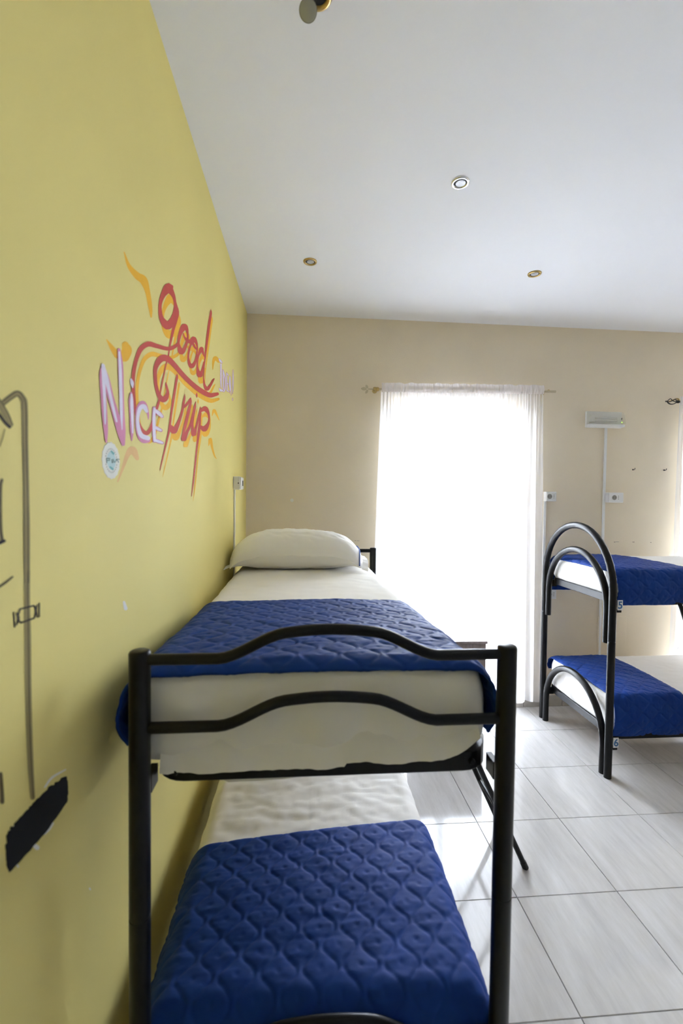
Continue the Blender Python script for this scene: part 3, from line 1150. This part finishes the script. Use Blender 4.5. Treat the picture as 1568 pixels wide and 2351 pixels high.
# fitting whose bulb hangs out of its ring
hx, hy = .022, 1.305
hl = empty('downlight', (hx, hy, HC), 'brass ceiling ring with its bulb hanging out on a wire', 'ceiling light')
vs, fs = lathe([(.0405, 0), (.0405, -.006), (.037, -.0105), (.031, -.011), (.027, -.007), (.026, 0)], (hx, hy, HC), seg=36)
mk('trim_ring', (vs, fs[:-2]), 'brass', hl, True)
mk('recess_shade_disc', lathe([(.0262, -.0003), (.0262, -.004), (0, -.0015)], (hx, hy, HC), seg=30), 'dark', hl)  # flat black disc in place of the shaded hollow inside the ring
bc = Vector((-.004, 1.262, HC - .092))
ax = Vector((-.10, -.80, -.60)).normalized()
s1 = ax.orthogonal().normalized(); s2 = ax.cross(s1)


def spun(profile, c, a, e1, e2, seg=26):
    vs, fs = lathe(profile, (0, 0, 0), seg=seg)
    return [tuple(c + e1 * v[0] + e2 * v[1] + a * v[2]) for v in vs], fs


mk('bulb', spun([(0, -.052), (.010, -.052), (.010, -.040), (.018, -.022), (.024, -.004), (.0245, 0), (.022, .001)], bc, ax, s1, s2), 'greymark', hl, True)
mk('bulb_face', spun([(.0225, .0008), (.021, .0022), (0, .003)], bc, ax, s1, s2), 'bulbface', hl, True)
top = bc - ax * .052
mk('wire', tube([tuple(top), tuple(top + Vector((.006, .004, .022))), (hx, hy, HC - .003)], .003, 6), 'dark', hl, True)

# ------------------------------------------------------------------ painted lettering on the yellow wall
LAYER = [0]


def ribbon(pts, org, sc, layer, grow=0., dy=0., dz=0., step=5):
    caps = math.hypot(pts[0][0] - pts[-1][0], pts[0][1] - pts[-1][1]) > 25
    """flat brush stroke: (x, y, width) in picture units put onto the plane of the wall"""
    P = catmull([(org[0] + x * sc, org[1] + y * sc, max(w + grow, 2) * sc) for x, y, w in pts], step, not caps)
    x = XL + .0004 + .00010 * layer
    lift = 1.5e-6
    vs, fs = [], []
    n = len(P)
    for i in range(n):
        a, b = P[max(0, i - 1)], P[min(n - 1, i + 1)]
        if not caps and i in (0, n - 1): a, b = P[n - 2], P[1]
        t = (b - a)[:2]
        L = np.hypot(*t) or 1
        nx_, ny_ = -t[1] / L, t[0] / L
        w = max(P[i][2], .3) / 2
        for s in (-1, 1):
            q = wall_point(P[i][0] + s * nx_ * w, P[i][1] + s * ny_ * w)
            vs.append((x + i * lift, q.y + dy, q.z + dz))
    for i in range(n - 1):
        fs.append((2 * i, 2 * i + 1, 2 * i + 3, 2 * i + 2))
    # rounded ends
    for e in ((0, n - 1) if caps else ()):
        w = max(P[e][2], .3) / 2
        k = len(vs)
        for q in range(10):
            a = 2 * math.pi * q / 10
            p = wall_point(P[e][0] + w * math.cos(a), P[e][1] + w * math.sin(a))
            vs.append((x + e * lift + (1e-5 if e else -1e-5), p.y + dy, p.z + dz))
        fs.append(tuple(range(k, k + 10)))
    return vs, fs


S1 = 180 / 1567
OG, ON, OT, OC, OI = (340, 630), (220, 770), (340, 820), (180, 540), (480, 800)
SC, SI = 420 / 1567, 80 / 1567
good = {
    'g': [([(400, 270, 190), (300, 400, 110), (245, 550, 72), (233, 690, 68), (262, 880, 95), (375, 1018, 170), (470, 940, 130), (535, 800, 115), (548, 680, 90), (532, 560, 55), (500, 430, 75), (430, 310, 140), (395, 270, 190)], OG),
          ([(583, 680, 35), (575, 790, 75), (530, 960, 75), (490, 1130, 55), (430, 1430, 32), (395, 1640, 25), (350, 1810, 25), (300, 2050, 28), (240, 2354, 28), (205, 2554, 45), (172, 2680, 45)], OG),
          ([(1240, 1335, 35), (1205, 1470, 45), (1150, 1680, 60), (1090, 1860, 75), (1010, 1955, 85), (920, 1900, 78), (850, 1760, 62), (795, 1560, 50), (758, 1300, 62), (738, 1050, 70), (740, 850, 70), (765, 640, 75), (820, 430, 80), (900, 260, 98), (1040, 172, 105), (1200, 210, 88), (1360, 255, 78), (1470, 265, 76), (1567, 225, 72), (1640, 165, 60)], ON)],
    'o': [([(715, 1050, 130), (655, 1140, 85), (612, 1280, 58), (606, 1400, 52), (652, 1545, 115), (722, 1480, 72), (775, 1330, 48), (785, 1200, 36), (762, 1090, 75), (715, 1045, 120)], OG),
          ([(700, 1180, 22), (725, 1260, 36), (800, 1335, 75), (880, 1330, 95)], OG)],
    'o2': [([(898, 1290, 105), (850, 1400, 44), (815, 1500, 42), (797, 1650, 38), (820, 1780, 62), (865, 1832, 95), (922, 1775, 62), (958, 1650, 36), (975, 1500, 30), (962, 1380, 48), (900, 1290, 100)], OG),
           ([(890, 1380, 50), (935, 1465, 38), (975, 1500, 20)], OG)],
    'd': [([(1060, 1495, 95), (1010, 1590, 48), (980, 1720, 32), (982, 1880, 45), (1025, 2010, 112), (1070, 1930, 52), (1110, 1750, 25)], OG),
          ([(1060, 1485, 80), (1090, 1560, 48), (1112, 1640, 12)], OG),
          ([(1250, 700, 8), (1250, 780, 42), (1220, 960, 52), (1170, 1350, 46), (1140, 1600, 32), (1115, 1850, 20), (1105, 2050, 20), (1120, 2200, 42), (1170, 2290, 76), (1230, 2230, 52), (1290, 2120, 42), (1315, 2085, 20)], OG)],
}
trip = {
    'T': [([(350, 505, 14), (355, 560, 42), (377, 640, 46), (385, 720, 62), (340, 820, 112), (270, 840, 112), (200, 740, 78), (150, 560, 68), (135, 380, 72), (140, 230, 82), (200, 90, 115), (290, 15, 135), (400, 45, 115), (520, 160, 98), (700, 370, 96), (900, 560, 96), (1080, 690, 98), (1230, 760, 92), (1340, 745, 72), (1382, 735, 60)], OT),
          ([(572, 330, 8), (570, 400, 46), (545, 560, 46), (500, 850, 46), (455, 1150, 36), (420, 1420, 42), (385, 1600, 36), (320, 1880, 28), (260, 2130, 22), (232, 2260, 10)], OT),
          ([(440, 1370, 50), (500, 1460, 145), (560, 1400, 92), (630, 1230, 56), (680, 1060, 46), (700, 930, 46), (722, 820, 36), (728, 740, 8)], OT)],
    'r': [([(715, 990, 55), (780, 930, 52), (838, 830, 30)], OT),
          ([(845, 815, 20), (845, 900, 44), (800, 1100, 62), (740, 1350, 62), (695, 1560, 52), (705, 1640, 100), (770, 1500, 62), (840, 1350, 52), (890, 1150, 46), (930, 980, 36), (948, 890, 10)], OT)],
    'i': [([(948, 890, 10), (930, 1010, 42), (895, 1200, 46), (880, 1380, 46), (905, 1545, 95), (950, 1420, 46), (1000, 1220, 40), (1030, 1060, 30), (1035, 1000, 14)], OT),
          ([(968, 705, 5), (965, 760, 36), (968, 810, 8)], OT)],
    'p': [([(1040, 990, 10), (1040, 1060, 42), (1035, 1200, 36), (1020, 1400, 52), (1000, 1560, 52), (985, 1680, 42), (965, 1850, 32), (940, 2100, 28), (915, 2351, 28), (893, 2550, 25), (862, 2780, 10)], OT),
          ([(1060, 1080, 30), (1130, 1030, 105), (1195, 1110, 58), (1213, 1230, 36), (1190, 1340, 62), (1120, 1432, 115), (1050, 1390, 55)], OT)],
}


def letters(parent_name, label, data, sc, colour, shadow=None, outline=None):
    w = empty(parent_name, (0, 0, 0), label)
    w.parent = wall_left
    w.location = Vector((XL, 1.5, 1.9)) - wall_left.location
    lay = 0
    if shadow:
        for k, strokes in data.items():
            for pts, org in strokes:
                mk('letter_shadow', ribbon(pts, org, sc, 1 + lay % 8 * .25, grow=-6, dy=.028, dz=-.020), shadow, w)
                lay += 1
    for k, strokes in data.items():
        if outline:
            mk('letter_outline', merge(*[ribbon(p, o, sc, 5 + i * .3, grow=outline[1]) for i, (p, o) in enumerate(strokes)]), outline[0], w)
        mk('letter', merge(*[ribbon(p, o, sc, 7 + i * .3 + lay % 5 * .1) for i, (p, o) in enumerate(strokes)]), colour, w)
        lay += 1
    return w


letters('painted_word', 'word good in flowing red brush script with yellow shadow', good, S1, 'red', 'orange')
letters('painted_word', 'word Trip in flowing red brush script with yellow shadow', trip, S1, 'red', 'orange')

acc = empty('painted_accents', (0, 0, 0), 'loose yellow brush flicks around the lettering')
acc.parent = wall_left; acc.location = Vector((XL, 1.5, 1.9)) - wall_left.location
for pts in ([(390, 145, 8), (430, 260, 32), (500, 345, 58), (555, 385, 68), (590, 480, 44), (615, 620, 34), (622, 700, 14)],
            [(240, 895, 8), (290, 970, 40), (330, 1030, 52)],
            [(400, 940, 60), (412, 985, 90), (395, 1045, 80)],
            [(1150, 1150, 6), (1155, 1085, 22), (1172, 1052, 34), (1200, 1080, 26)],
            [(1145, 1545, 6), (1160, 1500, 24), (1180, 1530, 18), (1205, 1585, 5)],
            [(1115, 1800, 8), (1128, 1745, 28), (1145, 1820, 18), (1165, 1890, 12), (1182, 1915, 4)]):
    mk('brush_flick', ribbon(pts, OC, SC, 1), 'orange', acc)
mk('brush_flick', ribbon([(335, 2110, 12), (380, 1990, 24), (420, 1880, 42), (462, 1842, 68), (502, 1912, 34)], OC, SC, 1), 'peach', acc)

nice_pink = {
    'N': [([(120, 590, 45), (112, 800, 100), (140, 1200, 112), (165, 1600, 108), (188, 1900, 85), (195, 2130, 38)], ON),
          ([(125, 600, 60), (200, 900, 132), (290, 1250, 122), (390, 1600, 132), (470, 1900, 132), (530, 2180, 60)], ON),
          ([(450, 285, 60), (480, 600, 104), (495, 1000, 98), (510, 1500, 98), (525, 1900, 112), (540, 2180, 60)], ON)],
    'i': [([(695, 1150, 40), (695, 1300, 98), (705, 1600, 92), (710, 1900, 76), (705, 2100, 25)], ON), ([(690, 875, 20), (710, 950, 60), (718, 1040, 20)], ON)],
    'C': [([(1040, 1680, 12), (1035, 1570, 42), (985, 1420, 80), (915, 1365, 115), (840, 1480, 98), (820, 1700, 84), (850, 1950, 98), (930, 2080, 132), (1035, 2100, 92)], ON)],
    'E': [([(1155, 1450, 66), (1150, 1700, 76), (1155, 1950, 76), (1162, 2110, 74)], ON), ([(1160, 1490, 70), (1240, 1550, 92), (1315, 1620, 70)], ON),
          ([(1160, 1830, 66), (1230, 1868, 80), (1295, 1900, 64)], ON), ([(1160, 2090, 70), (1240, 2120, 78), (1325, 2150, 58)], ON)],
}
nice_white = {
    'N': [([(122, 590, 55), (140, 900, 64), (160, 1300, 56), (170, 1700, 36), (172, 1790, 5)], ON), ([(130, 600, 62), (190, 850, 88), (250, 1100, 66), (320, 1400, 60), (400, 1720, 36)], ON),
          ([(455, 335, 40), (475, 700, 62), (485, 1100, 62), (495, 1500, 62), (510, 1880, 18)], ON)],
    'i': [([(700, 1180, 38), (705, 1350, 62), (715, 1650, 48), (725, 1950, 24)], ON), ([(688, 870, 30), (710, 950, 74), (722, 1040, 28)], ON)],
    'C': [([(1005, 1520, 60), (950, 1425, 100), (870, 1460, 84), (825, 1650, 62), (840, 1850, 72), (900, 2000, 92), (1030, 2055, 88)], ON)],
    'E': [([(1158, 1460, 48), (1152, 1700, 56), (1157, 1950, 56), (1164, 2110, 52)], ON), ([(1165, 1495, 50), (1240, 1550, 68), (1312, 1618, 46)], ON),
          ([(1165, 1832, 46), (1230, 1868, 56), (1290, 1896, 42)], ON), ([(1165, 2092, 50), (1240, 2120, 56), (1320, 2148, 36)], ON)],
}
nw = empty('painted_word', (0, 0, 0), 'word NiCE in pale lilac capitals edged with pink')
nw.parent = wall_left; nw.location = Vector((XL, 1.1, 1.9)) - wall_left.location
for k in nice_pink:
    L = mk('letter', merge(*[ribbon(p, o, S1, 11 + i * .3) for i, (p, o) in enumerate(nice_pink[k])]), 'pink', nw)
    hl_ = mk('highlight', merge(*[ribbon(p, o, S1, 13 + i * .3) for i, (p, o) in enumerate(nice_white[k])]), 'lilac', nw)

idea = {
    'I': [([(430, 460, 20), (500, 560, 100), (570, 640, 45)], OI), ([(525, 700, 62), (525, 1100, 56), (525, 1500, 60), (540, 1750, 42)], OI), ([(450, 1800, 40), (520, 1880, 110), (610, 1905, 50)], OI)],
    'D': [([(608, 960, 26), (625, 1200, 44), (635, 1600, 40), (632, 1850, 44)], OI), ([(615, 980, 36), (670, 1150, 50), (718, 1400, 48), (722, 1650, 44), (690, 1880, 56), (640, 1945, 36)], OI)],
    'E': [([(775, 1080, 18), (782, 1300, 46), (792, 1600, 44), (800, 1880, 50)], OI), ([(790, 1120, 36), (848, 1200, 48)], OI), ([(800, 1560, 34), (850, 1600, 36)], OI), ([(805, 1900, 56), (868, 1930, 46)], OI)],
    'A': [([(925, 1260, 36), (910, 1600, 46), (930, 1850, 30), (910, 2000, 8)], OI), ([(930, 1260, 36), (950, 1600, 40), (970, 1900, 30), (985, 2100, 12)], OI), ([(910, 1820, 18), (955, 1880, 18)], OI)],
    '!': [([(1070, 960, 16), (1070, 1250, 50), (1068, 1600, 46), (1055, 1900, 34), (1050, 2040, 10)], OI), ([(1050, 2230, 26), (1050, 2330, 36)], OI)],
}
letters('painted_word', 'word IDEA with exclamation mark in thin lilac and pink letters', idea, SI, 'lilac', None, ('rose', 20))

# sketched shower pipe and valve
sh = empty('painted_shower_pipe', (0, 0, 0), 'olive line drawing of a shower pipe with valve')
sh.parent = wall_left; sh.location = Vector((XL, .8, 1.5)) - wall_left.location
O2, S2, O3, S3 = (0, 860), 340 / 1567, (0, 1300), 340 / 999
pipe = [(30, 300, 66), (110, 238, 66), (182, 200, 66), (235, 250, 70), (256, 330, 72), (262, 700, 66), (272, 1200, 66), (278, 1600, 72), (280, 2000, 68), (283, 2200, 64)]
mk('pipe', ribbon(pipe, O2, S2, 1), 'olive', sh)
mk('pipe_line', ribbon([(x + (14 if y > 300 else 0), y - (0 if y > 300 else 24), 16) for x, y, w in pipe], O2, S2, 2), 'olive_dark', sh)
mk('pipe_line', ribbon([(x - (26 if y > 300 else 0), y + (0 if y > 300 else 26), 9) for x, y, w in pipe], O2, S2, 2), 'olive_dark', sh)
pipe2 = [(181, 30, 42), (180, 150, 42), (182, 300, 42), (185, 500, 46), (188, 800, 44), (195, 1100, 44), (205, 1350, 40), (218, 1560, 34)]
mk('pipe', ribbon(pipe2, O3, S3, 1), 'olive', sh)
mk('pipe_line', ribbon([(x + 4, y, 10) for x, y, w in pipe2], O3, S3, 2), 'olive_dark', sh)
mk('shower_head', ribbon([(-60, 230, 60), (0, 320, 66), (60, 430, 66), (108, 530, 56)], O2, S2, 3), 'olive', sh)
mk('shower_head_line', ribbon([(-40, 220, 12), (30, 320, 14), (90, 430, 14), (130, 530, 12)], O2, S2, 4), 'olive_dark', sh)
mk('shower_head_line', ribbon([(-60, 360, 26), (0, 440, 28), (50, 510, 26), (98, 556, 30)], O2, S2, 4), 'ink', sh)
mk('spray_line', ribbon([(45, 580, 14), (20, 680, 12), (-10, 760, 10)], O2, S2, 3), 'olive', sh)
mk('sketch_line', ribbon([(15, 1115, 34), (0, 1180, 38), (-4, 1400, 40), (4, 1640, 36), (20, 1760, 36)], O2, S2, 3), 'olive_dark', sh)
mk('sketch_line', ribbon([(-10, 1780, 40), (40, 1760, 34)], O2, S2, 4), 'ink', sh)
mk('sketch_line', ribbon([(-20, 2250, 26), (60, 2195, 26), (128, 2140, 20)], O2, S2, 3), 'olive_dark', sh)
mk('sketch_line', ribbon([(2, 1400, 24), (8, 1500, 28), (12, 1590, 28)], O3, S3, 3), 'olive_dark', sh)
mk('valve', (lambda q: q)(merge(*[ribbon(p, O3, S3, 4) for p in (
    [(128, 290, 11), (225, 266, 11)], [(136, 382, 11), (228, 350, 11)], [(132, 290, 9), (118, 345, 11), (136, 380, 9)], [(226, 268, 9), (240, 300, 11), (228, 350, 9)],
    [(90, 312, 10), (96, 408, 10)], [(112, 316, 9), (122, 350, 16), (108, 396, 9)], [(262, 250, 9), (262, 340, 9)], [(246, 262, 8), (240, 300, 14), (250, 345, 8)])])), 'ink', sh)

# bare tarred patch and flakes of lost paint
pts = [(440, 1415), (452, 1450), (457, 1520), (450, 1590), (400, 1660), (300, 1800), (200, 1915), (120, 2005), (60, 2062), (46, 2030), (40, 1985), (36, 1900), (44, 1830), (52, 1790), (100, 1735), (170, 1660), (210, 1615), (260, 1560), (330, 1492), (390, 1450)]
fine = []
for i, (x, y) in enumerate(pts):
    x2, y2 = pts[(i + 1) % len(pts)]
    for k in range(4):
        j_ = 7 if (i >= 11 or i < 1) else 2.5
        fine.append((x + (x2 - x) * k / 4 + rn.uniform(-j_, j_), y + (y2 - y) * k / 4 + rn.uniform(-j_, j_)))
pts = fine
poly = []
for i, (x, y) in enumerate(pts):
    q = wall_point(O3[0] + x * S3, O3[1] + y * S3)
    poly.append((XL, q.y, q.z))
n = len(poly)
vs = [(XL + .0012, p[1], p[2]) for p in poly] + poly
fs = [tuple(range(n))] + [(i, n + i, n + (i + 1) % n, (i + 1) % n) for i in range(n)]
pt_ = mk('dark_patch', (vs, fs), 'tar', wall_left, label='ragged black patch on the wall')
for p in ([(292, 1800, 26), (325, 1765, 34), (352, 1735, 18)], [(225, 1880, 26), (248, 1898, 34)], [(835, 242, 16), (846, 285, 26)], [(600, 2170, 12), (610, 2185, 8)],
          [(110, 2015, 12), (125, 2030, 14)], [(195, 1640, 8), (215, 1625, 10)], [(300, 1490, 10), (350, 1425, 14), (440, 1372, 8)], [(60, 1790, 8), (140, 1700, 10)]):
    mk('paint_flake', ribbon(p, O3, S3, 2), 'plaster', wall_left)

# round sticker under the N
sc_ = wall_point(254.8, 1057.5)
st = empty('round_sticker', tuple(sc_ + Vector((0, 0, -.043))), 'round white sticker with teal print under the letter N', 'sticker')
nn = 48
disc = [(XL + .0007, sc_.y + .0485 * (1 + .03 * math.cos(16 * a)) * math.cos(a), sc_.z + .0425 * (1 + .03 * math.cos(16 * a)) * math.sin(a)) for a in [2 * math.pi * k / nn for k in range(nn)]]
vs = disc + [(XL + .0001, y, z) for _, y, z in disc]
mk('paper', (vs, [tuple(range(nn))] + [(i, nn + i, nn + (i + 1) % nn, (i + 1) % nn) for i in range(nn)]), 'paper', st)


def ring(r0, r1, lift, a0=0, a1=360, sq=.88, n=40):
    vs, fs = [], []
    for k in range(n + 1):
        a = math.radians(a0 + (a1 - a0) * k / n)
        for r in (r0, r1):
            vs.append((XL + lift, sc_.y + r * math.cos(a), sc_.z + sq * r * math.sin(a)))
    for k in range(n):
        fs.append((2 * k, 2 * k + 1, 2 * k + 3, 2 * k + 2))
    return vs, fs


mk('teal_print', ring(.0, .024, .0009), 'teal_pale', st)
for a0, a1 in ((20, 160), (200, 340)):
    for k in range(11):
        a = a0 + (a1 - a0) * k / 10
        mk('fine_print', ring(.029, .033, .0009, a, a + 6, n=2), 'greymark', st)
mk('printed_text', merge(*[ribbon(p, (225, 1000), 100 / 1568, 9) for p in (
    [(290, 810, 34), (295, 980, 34)], [(300, 815, 36), (400, 830, 44)], [(300, 900, 30), (400, 885, 40)], [(480, 860, 26), (500, 965, 60)], [(520, 850, 26), (570, 960, 40)],
    [(610, 960, 20), (650, 850, 44)], [(660, 850, 30), (720, 960, 30)], [(690, 840, 26), (745, 860, 30)])]), 'ink_green', st)
mk('teal_blot', merge(ribbon([(460, 560, 60), (540, 650, 80)], (225, 1000), 100 / 1568, 7), ribbon([(420, 1130, 60), (510, 1210, 80)], (225, 1000), 100 / 1568, 7)), 'teal', st)
